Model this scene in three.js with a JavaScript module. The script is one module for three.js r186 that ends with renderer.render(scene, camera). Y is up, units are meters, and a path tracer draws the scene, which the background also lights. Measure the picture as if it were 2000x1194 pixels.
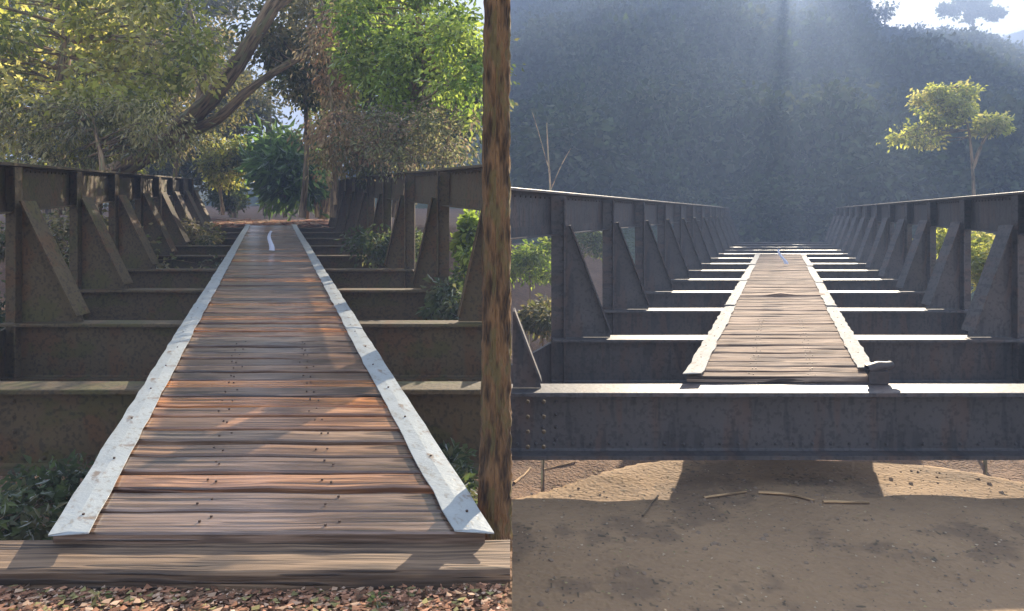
import * as THREE from 'three';
import { mergeGeometries } from 'three/addons/utils/BufferGeometryUtils.js';

// ------------------------------------------------------------------ camera, sky, sun, exposure
const EYE = 1.6, F = 1400 / 1194;                       // focal length in picture heights
const W = 1024, H = 611;
const scene = new THREE.Scene();
const camera = new THREE.PerspectiveCamera(2 * Math.atan(0.5 / F) * 180 / Math.PI, W / H, 0.05, 1200);
camera.position.set(0, EYE, 0);
camera.setViewOffset(W, H, 0, (597 - 415) / 1194 * H, W, H);   // lens shifted down: verticals stay vertical
const renderer = new THREE.WebGLRenderer({ antialias: true });
renderer.toneMapping = THREE.LinearToneMapping;
renderer.toneMappingExposure = 7.3;
renderer.shadowMap.enabled = true;
renderer.setSize(W, H);

const SUN_EL = 21.5 * Math.PI / 180, SUN_AZ = Math.atan2(545, 1400);
const sunDir = new THREE.Vector3(Math.sin(SUN_AZ) * Math.cos(SUN_EL), Math.sin(SUN_EL), -Math.cos(SUN_AZ) * Math.cos(SUN_EL));
const sun = new THREE.DirectionalLight(new THREE.Color().setRGB(1.0, 0.86, 0.66), 5);
sun.position.copy(sunDir).multiplyScalar(150);
sun.castShadow = true;
sun.shadow.radius = 0.8;
sun.shadow.mapSize.set(2048, 2048);
Object.assign(sun.shadow.camera, { left: -60, right: 60, top: 60, bottom: -60, near: 1, far: 400 });
scene.add(sun, sun.target);
{
  const w = 1024, h = 512, d = new Float32Array(w * h * 4), v = new THREE.Vector3();
  for (let j = 0; j < h; j++) for (let i = 0; i < w; i++) {
    const el = ((j + 0.5) / h - 0.5) * Math.PI, az = ((i + 0.5) / w - 0.5) * 2 * Math.PI;
    v.set(Math.cos(el) * Math.cos(az), Math.sin(el), Math.cos(el) * Math.sin(az));
    const c = Math.max(0, v.dot(sunDir)), up = Math.pow(Math.max(0, v.y), 0.6);
    const glow = 0.3 * Math.pow(c, 6) + 0.6 * Math.pow(c, 40), o = (j * w + i) * 4;
    const lo = [0.19, 0.20, 0.22], hi = [0.075, 0.1, 0.155], g = [1, 0.95, 0.9];
    for (let k = 0; k < 3; k++) d[o + k] = lo[k] + (hi[k] - lo[k]) * up + g[k] * glow;
    d[o + 3] = 1;
  }
  const sky = new THREE.DataTexture(d, w, h, THREE.RGBAFormat, THREE.FloatType);
  sky.mapping = THREE.EquirectangularReflectionMapping; sky.magFilter = THREE.LinearFilter; sky.needsUpdate = true;
  scene.background = sky; scene.environment = sky;
}
scene.fog = new THREE.FogExp2(new THREE.Color().setRGB(0.5, 0.66, 1.0), 0.0068);

// ------------------------------------------------------------------ random, noise, textures
function rng(seed) { let a = seed >>> 0; return () => { a = (a + 0x6d2b79f5) | 0; let t = Math.imul(a ^ (a >>> 15), 1 | a); t = (t + Math.imul(t ^ (t >>> 7), 61 | t)) ^ t; return ((t ^ (t >>> 14)) >>> 0) / 4294967296; }; }
const hash = (x, y, s) => { let h = Math.imul(x, 374761393) ^ Math.imul(y, 668265263) ^ Math.imul(s, 974711); h = Math.imul(h ^ (h >>> 13), 1274126177); return ((h ^ (h >>> 16)) >>> 0) / 4294967296; };
function vn(x, y, px, py, s) {             // tiling value noise
  const xi = Math.floor(x), yi = Math.floor(y), fx = x - xi, fy = y - yi, m = (a, n) => ((a % n) + n) % n;
  const a = hash(m(xi, px), m(yi, py), s), b = hash(m(xi + 1, px), m(yi, py), s), c = hash(m(xi, px), m(yi + 1, py), s), e = hash(m(xi + 1, px), m(yi + 1, py), s);
  const u = fx * fx * (3 - 2 * fx), w = fy * fy * (3 - 2 * fy);
  return a + (b - a) * u + (c - a) * w + (a - b - c + e) * u * w;
}
function fbm(u, v, px, py, s, oct = 4) { let t = 0, a = 0.5, n = 0; for (let i = 0; i < oct; i++) { t += a * vn(u * px, v * py, px, py, s + i); n += a; a *= 0.55; px *= 2; py *= 2; } return t / n; }
const ramp = (a, b, t) => a.map((x, i) => x + (b[i] - x) * t);
const sm = (a, b, x) => { const t = Math.min(1, Math.max(0, (x - a) / (b - a))); return t * t * (3 - 2 * t); };
const srgb8 = (c) => Math.round(255 * Math.min(1, Math.max(0, c <= 0.0031308 ? 12.92 * c : 1.055 * Math.pow(c, 1 / 2.4) - 0.055)));
function textures(w, h, fn) {              // fn(u, v) -> [r, g, b linear, height 0..1]
  const c = new Uint8Array(w * h * 4), b = new Uint8Array(w * h * 4);
  for (let j = 0; j < h; j++) for (let i = 0; i < w; i++) {
    const r = fn(i / w, j / h), o = (j * w + i) * 4;
    for (let k = 0; k < 3; k++) { c[o + k] = srgb8(r[k]); b[o + k] = Math.round(255 * Math.min(1, Math.max(0, r[3]))); }
    c[o + 3] = b[o + 3] = 255;
  }
  return [c, b].map((d, k) => {
    const t = new THREE.DataTexture(d, w, h); t.wrapS = t.wrapT = THREE.RepeatWrapping; t.magFilter = THREE.LinearFilter;
    if (!k) t.colorSpace = THREE.SRGBColorSpace; t.needsUpdate = true; return t;
  });
}
function surface(size, [map, bump], bumpScale, rough, extra = {}) {   // size: metres per repeat [u, v]
  const a = map.clone(), b = bump.clone();
  for (const t of [a, b]) { t.repeat.set(1 / size[0], 1 / size[1]); t.needsUpdate = true; }
  return new THREE.MeshPhysicalMaterial({ map: a, bumpMap: b, bumpScale, roughness: rough, side: THREE.DoubleSide, ...extra });
}
const tint = (m, r, g, b, extra = {}) => { const c = m.clone(); c.color.setRGB(r, g, b); Object.assign(c, extra); return c; };

const T = {};
T.wood = textures(1024, 512, (u, v) => {
  const g = fbm(u, v, 6, 90, 1, 4), f = fbm(u, v, 14, 240, 9, 2), st = fbm(u, v, 5, 7, 21, 4), w = fbm(u, v, 3, 24, 31, 3);
  let c = ramp([0.2, 0.14, 0.1], [0.68, 0.52, 0.39], sm(0.25, 0.75, g * 0.8 + f * 0.25 - 0.03));
  c = ramp(c, [0.17, 0.13, 0.11], 0.75 * sm(0.54, 0.72, st) + 0.35 * sm(0.6, 0.7, w));
  const crack = sm(0.66, 0.72, fbm(u, v, 4, 60, 77, 3));
  c = ramp(c, [0.05, 0.035, 0.03], crack * 0.8);
  return [...c, 0.35 * g + 0.35 * f + 0.3 - crack * 0.5];
});
T.steel = textures(1024, 1024, (u, v) => {
  const a = fbm(u, v, 5, 5, 3, 6), b = fbm(u, v, 12, 3, 14, 5), s = fbm(u, v, 70, 70, 40, 2), d = fbm(u, v, 30, 6, 55, 3);
  let c = ramp([0.10, 0.085, 0.075], [0.2, 0.165, 0.14], a);
  c = ramp(c, [0.22, 0.10, 0.05], sm(0.52, 0.7, b) * 0.4);
  c = ramp(c, [0.05, 0.045, 0.045], sm(0.55, 0.7, d) * 0.6);
  return [...ramp(c, c.map((x) => x * 0.6), sm(0.5, 0.8, s)), 0.5 * s + 0.5 * a];
});
T.moss = textures(1024, 1024, (u, v) => {
  const a = fbm(u, v, 5, 5, 103, 6), b = fbm(u, v, 9, 4, 114, 5), s = fbm(u, v, 80, 80, 140, 2);
  let c = ramp([0.13, 0.10, 0.065], [0.24, 0.2, 0.13], a);
  c = ramp(c, [0.23, 0.12, 0.05], sm(0.55, 0.7, b) * 0.6);
  c = ramp(c, [0.13, 0.145, 0.035], sm(0.55, 0.68, fbm(u, v, 7, 11, 170, 5)) * 0.6);
  return [...ramp(c, c.map((x) => x * 0.55), sm(0.5, 0.8, s)), 0.6 * s + 0.4 * a];
});
T.bark = textures(512, 1024, (u, v) => {
  const r = fbm(u, v, 14, 6, 201, 5), f = fbm(u, v, 40, 14, 212, 3), l = fbm(u, v, 6, 5, 222, 4);
  let c = ramp([0.045, 0.03, 0.016], [0.44, 0.3, 0.17], sm(0.25, 0.8, r * 0.8 + f * 0.3));
  c = ramp(c, [0.25, 0.25, 0.12], sm(0.52, 0.64, l) * 0.75);
  return [...c, 0.65 * r + 0.35 * f];
});
T.dirt = textures(1024, 1024, (u, v) => {
  const a = fbm(u, v, 5, 5, 301, 6), b = fbm(u, v, 9, 9, 311, 5), s = fbm(u, v, 90, 90, 321, 2), p = fbm(u, v, 150, 150, 331, 1);
  let c = ramp([0.24, 0.17, 0.115], [0.42, 0.31, 0.21], a * 0.7 + s * 0.3);
  c = ramp(c, [0.16, 0.115, 0.085], sm(0.52, 0.68, b) * 0.6);
  c = ramp(c, [0.09, 0.075, 0.05], sm(0.78, 0.9, p) * sm(0.42, 0.6, b) * 0.9);
  return [...c, 0.4 * s + 0.3 * a + 0.3 * p];
});
T.litter = textures(1024, 1024, (u, v) => {
  const a = fbm(u, v, 6, 6, 401, 6), b = vn(u * 60, v * 60, 60, 60, 411), s = fbm(u, v, 110, 110, 421, 2);
  let c = ramp([0.09, 0.05, 0.03], [0.30, 0.16, 0.085], b * 0.6 + a * 0.5);
  c = ramp(c, [0.38, 0.26, 0.16], sm(0.72, 0.85, s));
  return [...c, 0.5 * b + 0.5 * s];
});
T.sheet = textures(512, 512, (u, v) => {
  const a = fbm(u, v, 6, 6, 501, 5), s = fbm(u, v, 60, 60, 511, 2), d = fbm(u, v, 16, 30, 521, 4);
  let c = ramp([0.5, 0.53, 0.54], [0.72, 0.74, 0.73], a);
  c = ramp(c, [0.36, 0.30, 0.22], sm(0.58, 0.74, d) * 0.55);
  c = ramp(c, [0.3, 0.2, 0.13], sm(0.67, 0.8, fbm(u, v, 7, 11, 541, 5)) * 0.8);
  return [...c, 0.5 * s + 0.5 * a];
});
T.green = textures(512, 512, (u, v) => {
  const a = fbm(u, v, 8, 8, 601, 5), s = fbm(u, v, 60, 60, 611, 2);
  return [...ramp([0.03, 0.04, 0.015], [0.09, 0.11, 0.035], a * 0.7 + s * 0.3), s];
});

const M = {};
const woodBase = surface([1.7, 0.85], T.wood, 0.004, 0.5);
M.planksLeft = [[0.80, 0.54, 0.38], [0.55, 0.40, 0.29], [0.42, 0.36, 0.33], [1.15, 0.62, 0.3], [0.6, 0.5, 0.41], [0.34, 0.26, 0.21]].map((c, i) => tint(woodBase, ...c, { roughness: [0.3, 0.36, 0.28, 0.26, 0.4, 0.3][i], clearcoat: 0.35, clearcoatRoughness: 0.18 }));
M.planksRight = [[0.66, 0.62, 0.6], [0.58, 0.55, 0.53], [0.76, 0.71, 0.67], [0.62, 0.57, 0.53]].map((c) => tint(woodBase, ...c, { roughness: 0.95, specularIntensity: 0.5 }));
M.stringer = tint(woodBase, 0.8, 0.66, 0.52, { roughness: 0.7 });
M.sleeper = tint(woodBase, 0.36, 0.3, 0.23, { roughness: 0.8, bumpScale: 0.006 });
M.steel = tint(surface([1.3, 1.3], T.steel, 0.002, 0.6, { metalness: 0.1 }), 0.46, 0.5, 0.58);
M.mossy = tint(surface([1.3, 1.3], T.moss, 0.004, 0.8), 0.5, 0.42, 0.27);
M.bark = surface([0.35, 0.9], T.bark, 0.012, 0.9);
M.slimBark = tint(surface([0.3, 0.5], T.bark, 0.03, 0.95), 0.5, 0.4, 0.29);
M.paleBark = tint(surface([0.6, 1.4], T.bark, 0.012, 0.9), 1.7, 1.6, 1.4);
M.darkBark = tint(surface([0.6, 1.4], T.bark, 0.015, 0.9), 0.75, 0.75, 0.75);
M.dirt = tint(surface([2.3, 2.3], T.dirt, 0.012, 0.95), 0.78, 0.68, 0.52);
M.litter = surface([1.6, 1.6], T.litter, 0.03, 0.95);
M.floor = tint(surface([2.1, 2.1], T.litter, 0.03, 0.95), 0.75, 0.72, 0.6);
M.gully = tint(surface([1.9, 1.9], T.litter, 0.03, 0.95), 0.75, 0.72, 0.6);
M.hill = surface([9, 9], T.green, 0.4, 1);
M.sheetLeft = tint(surface([0.6, 0.6], T.sheet, 0.002, 0.45, { metalness: 0.1 }), 0.55, 0.56, 0.55);
M.sheetRight = tint(M.sheetLeft, 0.66, 0.6, 0.53, { roughness: 0.9, specularIntensity: 0.3 });
M.bracket = tint(M.steel, 0.3, 0.32, 0.36, { roughness: 0.6 });
M.leaf = new THREE.MeshPhysicalMaterial({ vertexColors: true, roughness: 1, transmission: 0.6, thickness: 0, side: THREE.DoubleSide, specularIntensity: 0.5 });
M.dryLeaf = new THREE.MeshPhysicalMaterial({ vertexColors: true, roughness: 0.9, transmission: 0.25, thickness: 0, side: THREE.DoubleSide, specularIntensity: 0.3 });
M.farLeaf = new THREE.MeshPhysicalMaterial({ vertexColors: true, roughness: 1, transmission: 0.3, thickness: 0, side: THREE.DoubleSide, specularIntensity: 0.2 });
M.cloth = new THREE.MeshPhysicalMaterial({ color: new THREE.Color().setRGB(0.62, 0.64, 0.74), roughness: 0.8, side: THREE.DoubleSide });

// ------------------------------------------------------------------ names, groups, geometry
const used = new Map();
function numbered(n) { const k = used.get(n) ?? 0; used.set(n, k + 1); return k ? `${n}_${String(k).padStart(3, '0')}` : n; }
function lit(o) { o.castShadow = o.receiveShadow = true; return o; }
function thing(name, label, category, pos = [0, 0, 0], group) { const o = new THREE.Group(); o.name = numbered(name); o.position.set(...pos); o.userData = { label, category }; if (group) o.userData.group = group; scene.add(o); return o; }
function part(parent, name, geo, mat, data) { const m = lit(new THREE.Mesh(geo, mat)); m.name = parent === scene ? numbered(name) : name; if (data) m.userData = data; parent.add(m); return m; }
const V = (x, y, z) => new THREE.Vector3(x, y, z);

class Quads {                             // flat-shaded geometry, uv in metres
  constructor() { this.p = []; this.u = []; }
  tri(a, b, c, ua, ub, uc) { for (const q of [a, b, c]) this.p.push(q.x, q.y, q.z); this.u.push(...ua, ...ub, ...uc); }
  quad(a, b, c, d, ua, ub, uc, ud) { this.tri(a, b, c, ua, ub, uc); this.tri(a, c, d, ua, uc, ud); }
  done() { const g = new THREE.BufferGeometry(); g.setAttribute('position', new THREE.Float32BufferAttribute(this.p, 3)); g.setAttribute('uv', new THREE.Float32BufferAttribute(this.u, 2)); g.computeVertexNormals(); return g; }
}
// loft: rows of cross-sections (same number of points), closed round, capped
function loft(rows, uv0 = [0, 0], capped = true) {
  const q = new Quads(), n = rows[0].length, per = [0];
  for (let i = 0; i < n; i++) per.push(per[i] + rows[0][i].distanceTo(rows[0][(i + 1) % n]));
  let l = uv0[0];
  for (let r = 0; r + 1 < rows.length; r++) {
    const d = rows[r][0].distanceTo(rows[r + 1][0]);
    for (let i = 0; i < n; i++) { const k = (i + 1) % n; q.quad(rows[r][i], rows[r][k], rows[r + 1][k], rows[r + 1][i], [l, per[i] + uv0[1]], [l, per[i + 1] + uv0[1]], [l + d, per[i + 1] + uv0[1]], [l + d, per[i] + uv0[1]]); }
    l += d;
  }
  if (capped) for (const [row, flip] of [[rows[0], true], [rows[rows.length - 1], false]]) {
    const e1 = row[1].clone().sub(row[0]).normalize(), nn = V(0, 0, 0);
    for (let i = 0; i < n; i++) nn.add(row[i].clone().cross(row[(i + 1) % n]));
    const e2 = nn.normalize().cross(e1).normalize(), flat = row.map((p) => new THREE.Vector2(p.clone().sub(row[0]).dot(e1), p.clone().sub(row[0]).dot(e2)));
    for (const t of THREE.ShapeUtils.triangulateShape(flat, [])) { const f = flip ? [t[2], t[1], t[0]] : t; q.tri(...f.map((k) => row[k]), ...f.map((k) => [flat[k].x, flat[k].y])); }
  }
  return q.done();
}
// prism: profile points [p, q] along axes A, B, extruded from P to Q
const prism = (profile, P, Q, A, B, uv) => loft([P, Q].map((o) => profile.map(([p, q]) => o.clone().addScaledVector(A, p).addScaledVector(B, q))), uv);
const X = V(1, 0, 0), Y = V(0, 1, 0), Z = V(0, 0, 1);
const rect = (a, b, c, d, e = 0) => e ? [[a + e, c], [b - e, c], [b, c + e], [b, d - e], [b - e, d], [a + e, d], [a, d - e], [a, c + e]] : [[a, c], [b, c], [b, d], [a, d]];

function tube(pts, radii, sides = 10, seed = 1, rough = 0.12) {
  const r = rng(seed), n = pts.length, pos = [], uv = [], idx = [], curve = new THREE.CatmullRomCurve3(pts);
  let len = 0;
  for (let i = 0; i < n; i++) {
    const t = curve.getTangent(i / (n - 1)).normalize(), p = pts[i], a = Math.abs(t.y) > 0.9 ? X : Y, e1 = a.clone().cross(t).normalize(), e2 = t.clone().cross(e1);
    if (i) len += p.distanceTo(pts[i - 1]);
    const off = Array.from({ length: sides }, () => 1 + (r() - 0.5) * 2 * rough);
    for (let k = 0; k <= sides; k++) {
      const f = k / sides * Math.PI * 2, R = radii[i] * off[k % sides];
      pos.push(p.x + (e1.x * Math.cos(f) + e2.x * Math.sin(f)) * R, p.y + (e1.y * Math.cos(f) + e2.y * Math.sin(f)) * R, p.z + (e1.z * Math.cos(f) + e2.z * Math.sin(f)) * R);
      uv.push(k / sides * Math.PI * 2 * Math.max(radii[0], 0.02), len);
    }
  }
  for (let i = 0; i + 1 < n; i++) for (let k = 0; k < sides; k++) { const a = i * (sides + 1) + k, b = a + sides + 1; idx.push(a, a + 1, b, b, a + 1, b + 1); }
  const g = new THREE.BufferGeometry();
  g.setAttribute('position', new THREE.Float32BufferAttribute(pos, 3)); g.setAttribute('uv', new THREE.Float32BufferAttribute(uv, 2)); g.setIndex(idx); g.computeVertexNormals();
  return g;
}
function smoothPath(ctrl, n) {           // ctrl: [x, y, z, radius]
  const c = new THREE.CatmullRomCurve3(ctrl.map((p) => V(p[0], p[1], p[2])));
  const pts = [], rad = [];
  for (let i = 0; i <= n; i++) { const t = i / n, k = Math.min(ctrl.length - 2, Math.floor(t * (ctrl.length - 1))), f = t * (ctrl.length - 1) - k; pts.push(c.getPoint(t)); rad.push(ctrl[k][3] + (ctrl[k + 1][3] - ctrl[k][3]) * f); }
  return [pts, rad];
}
// leaves: clumps [x, y, z, radius, count]; each leaf is a folded kite of four points
function leaves(clumps, { size = 0.09, wide = 0.5, colors, seed = 1, droop = 0.4, flat = 0.85 }) {
  const r = rng(seed), g = () => (r() + r() + r() - 1.5) * 1.15, pos = [], col = [], idx = [], d = V(0, 0, 0), s = V(0, 0, 0), n = V(0, 0, 0), o = V(0, 0, 0);
  for (const [cx, cy, cz, R, N] of clumps) {
    const tone = 0.7 + 0.6 * r(), pal = colors[Math.floor(r() * colors.length)];
    for (let i = 0; i < N; i++) {
      o.set(g(), g() * flat, g()); const l = size * (0.6 + 0.8 * r());
      d.copy(o).normalize().multiplyScalar(0.7).add(V(r() - 0.5, r() - 0.5 - droop, r() - 0.5)).normalize();
      s.set(r() - 0.5, r() - 0.5, r() - 0.5).cross(d).normalize(); n.copy(d).cross(s);
      o.multiplyScalar(R).add(V(cx, cy, cz));
      const b = pos.length / 3, w = l * wide * 0.5, c = r() < 0.25 ? colors[Math.floor(r() * colors.length)] : pal, k = tone * (0.7 + 0.6 * r());
      for (const [a, e, f] of [[0, 0, 0], [0.45, 1, 0.16], [1, 0, -0.08], [0.5, -1, 0.16]]) { pos.push(o.x + d.x * l * a + s.x * w * e + n.x * l * f, o.y + d.y * l * a + s.y * w * e + n.y * l * f, o.z + d.z * l * a + s.z * w * e + n.z * l * f); col.push(c[0] * k, c[1] * k, c[2] * k); }
      idx.push(b, b + 1, b + 2, b, b + 2, b + 3);
    }
  }
  const q = new THREE.BufferGeometry();
  q.setAttribute('position', new THREE.Float32BufferAttribute(pos, 3)); q.setAttribute('color', new THREE.Float32BufferAttribute(col, 3)); q.setIndex(idx); q.computeVertexNormals();
  return q;
}
// a place on a bearing (across, from the lens axis), at a rise above the eye and a depth in front
const at = (x, y, z) => [(x - 1000) / 1400 * z, EYE + (415 - y) / 1400 * z, -z];

// ------------------------------------------------------------------ the two bridges, same design, each running off obliquely
function bridgeFrame(dx, dy) {            // station s along the bridge, u across, v above the eye line
  return { dx, dy, P: (s, u, v) => V(dx * s + u, EYE + v + dy * s, -s), D: V(dx, dy, -1) };
}
const LEFT = bridgeFrame(-471 / 1400, 53 / 1400), RIGHT = bridgeFrame(525 / 1400, 0);
const iBeam = (w, h, tf, tw) => { const a = w / 2, b = tw / 2, c = 0.004; return [[-a, -h], [a, -h], [a, -h + tf], [b + 0.012, -h + tf], [b, -h + tf + 0.012], [b, -tf - 0.012], [b + 0.012, -tf], [a, -tf], [a, -c], [a - c, 0], [-a + c, 0], [-a, -c], [-a, -tf], [-b - 0.012, -tf], [-b, -tf - 0.012], [-b, -h + tf + 0.012], [-b - 0.012, -h + tf], [-a, -h + tf]]; };

function girderBridge(fr, o) {
  const root = thing('girder_bridge', o.label, 'bridge', fr.P(o.first, 0, o.beamV).toArray());
  const org = root.position, loc = (p) => p.sub(org), P = (s, u, v) => loc(fr.P(s, u, v));
  const r = rng(o.seed), m = o.mat;
  for (let i = 0; i < o.n; i++) {
    const s = o.first + i * o.step, uL = i ? o.uL - 0.05 : o.uL0, uR = i ? o.uR + 0.05 : o.uR0;
    part(root, 'cross_beam', prism(iBeam(o.flange, o.depth, 0.022, 0.014), P(s, uL, o.beamV), P(s, uR, o.beamV), Z.clone().negate(), Y, [r() * 3, r() * 3]), m);
    for (const side of [-1, 1]) {
      const u = side < 0 ? o.uL : o.uR, full = i > 0;
      if (full) {
        const w = 0.058, t = 0.012, post = mergeGeometries([
          prism(rect(-w, w, -t / 2, t / 2), P(s, u, o.beamV - o.depth * 0.95), P(s, u, o.topV - 0.03), X, Z, [r(), r()]),
          prism(rect(-0.006, 0.006, -0.07, -t / 2 - 0.0005), P(s, u + side * w * 0.8, o.beamV - o.depth * 0.95), P(s, u + side * w * 0.8, o.topV - 0.03), X, Z, [r(), r()]),
          prism(rect(-0.006, 0.006, t / 2 + 0.0005, 0.07), P(s, u - side * w * 0.9, o.beamV - o.depth * 0.95), P(s, u - side * w * 0.9, o.topV - 0.03), X, Z, [r(), r()]),
        ]);
        part(root, 'post', post, m);
      }
      // knee brace: a plate with a flange along its sloping edge, standing on the beam end
      const foot = side * o.foot + o.shift, inner = u - side * (0.06 + (full ? 0.003 : 0)), hi = o.topV - 0.28;
      let pts = [[inner, o.beamV + 0.003], [foot, o.beamV + 0.003], [foot - (foot - inner) * 0.03, o.beamV + 0.05], [inner - side * 0.03, hi], [inner, hi]];
      if (!full) { const cut = side < 0 ? o.uL0 + 0.02 : o.uR0 - 0.02, e0 = pts[2], e1 = pts[3], k = (cut - e0[0]) / (e1[0] - e0[0]); pts = [[cut, o.beamV + 0.003], pts[1], e0, [cut, e0[1] + (e1[1] - e0[1]) * k]]; if (k > 1 || k < 0.08) continue; }
      if (side > 0) pts.reverse();
      const plate = loft([0.004, -0.008].map((dz) => pts.map(([a, b]) => P(s, a, b).add(V(0, 0, dz)))), [r(), r()]);
      const brace = part(root, 'knee_brace', plate, m);
      const e = side > 0 ? pts.slice().reverse() : pts, a = e[2], b = e[3], nx = -(b[1] - a[1]) * -side, ny = (b[0] - a[0]) * -side, L = Math.hypot(nx, ny), nrm = V(-side * Math.abs(nx) / L, Math.abs(ny) / L, 0);
      part(brace, 'brace_flange', prism(rect(-0.085, 0.085, 0.001, 0.013), P(s, a[0], a[1]), P(s, b[0], b[1]), Z, nrm, [r(), r()]), m);
    }
  }
  const sEnd = o.first + (o.n - 1) * o.step + 0.4;
  for (const side of [-1, 1]) {
    const u = (side < 0 ? o.uL : o.uR) + side * 0.075, s0 = side < 0 ? o.s0L : o.s0R;
    const chord = part(root, 'top_chord', prism([[-0.011, -o.plate], [0.011, -o.plate], [0.011, -0.02], [-0.011, -0.02]].map(([a, b]) => [a, b]), P(s0, u, o.topV), P(sEnd, u, o.topV), X, Y, [r(), r()]), m);
    part(chord, 'chord_flange', prism(rect(-o.lip, o.lip, -0.019, 0.004, 0.003), P(s0, u, o.topV), P(sEnd, u, o.topV), X, Y, [r(), r()]), m);
    part(chord, 'chord_angle', prism([[0.012, 0], [0.09, 0], [0.09, 0.01], [0.022, 0.01], [0.022, 0.08], [0.012, 0.08]].map(([a, b]) => [a * -side, b - o.plate]), P(s0, u, o.topV), P(sEnd, u, o.topV), X, Y, [r(), r()]), m);
    part(root, 'bottom_chord', prism(rect(-0.012, 0.012, -o.depth - 0.06, -0.05), P(side < 0 ? Math.max(s0, o.first + 0.2) : s0, u, o.beamV), P(sEnd, u, o.beamV), X, Y, [r(), r()]), m);
  }
  // rivets: rows along the top plates, the posts and the nearest beam
  const spots = [], rad = 0.011;
  for (const side of [-1, 1]) {
    const u = (side < 0 ? o.uL : o.uR) + side * 0.063, s0 = side < 0 ? o.s0L : o.s0R;
    for (let s = s0 + 0.06; s < Math.min(sEnd, 11); s += 0.11) for (const v of [-0.05, 0.05 - o.plate]) spots.push(P(s, u, o.topV + v));
  }
  for (let i = 0; i < 4; i++) for (const side of [-1, 1]) for (let v = o.beamV - 0.05; i && v < o.topV - 0.06; v += 0.1) spots.push(P(o.first + i * o.step - 0.006, (side < 0 ? o.uL : o.uR) - side * 0.035, v));
  for (let u = o.uL0 + 0.05; u < o.uR0; u += 0.11) spots.push(P(o.first - 0.008, u, o.beamV - o.depth + 0.06));
  for (const e of [o.foot + o.shift - 0.05, -o.foot + o.shift + 0.05]) for (let v = -0.08; v > 0.06 - o.depth; v -= 0.075) for (const d of [-0.04, 0.04]) spots.push(P(o.first - 0.008, e + d, o.beamV + v));
  const heads = new THREE.InstancedMesh(new THREE.SphereGeometry(rad, 8, 5), m, spots.length), mt = new THREE.Matrix4();
  spots.forEach((p, i) => heads.setMatrixAt(i, mt.makeTranslation(p.x, p.y, p.z)));
  heads.name = 'rivets'; heads.userData = { kind: 'stuff' }; lit(heads); root.add(heads);
  return root;
}
const nailGeo = new THREE.CylinderGeometry(0.004, 0.004, 0.005, 8);
M.stone = new THREE.MeshPhysicalMaterial({ color: new THREE.Color().setRGB(0.22, 0.16, 0.11), roughness: 1, specularIntensity: 0.2 });
M.nail = new THREE.MeshPhysicalMaterial({ color: new THREE.Color().setRGB(0.09, 0.06, 0.045), roughness: 0.6, metalness: 0.5 });
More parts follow.
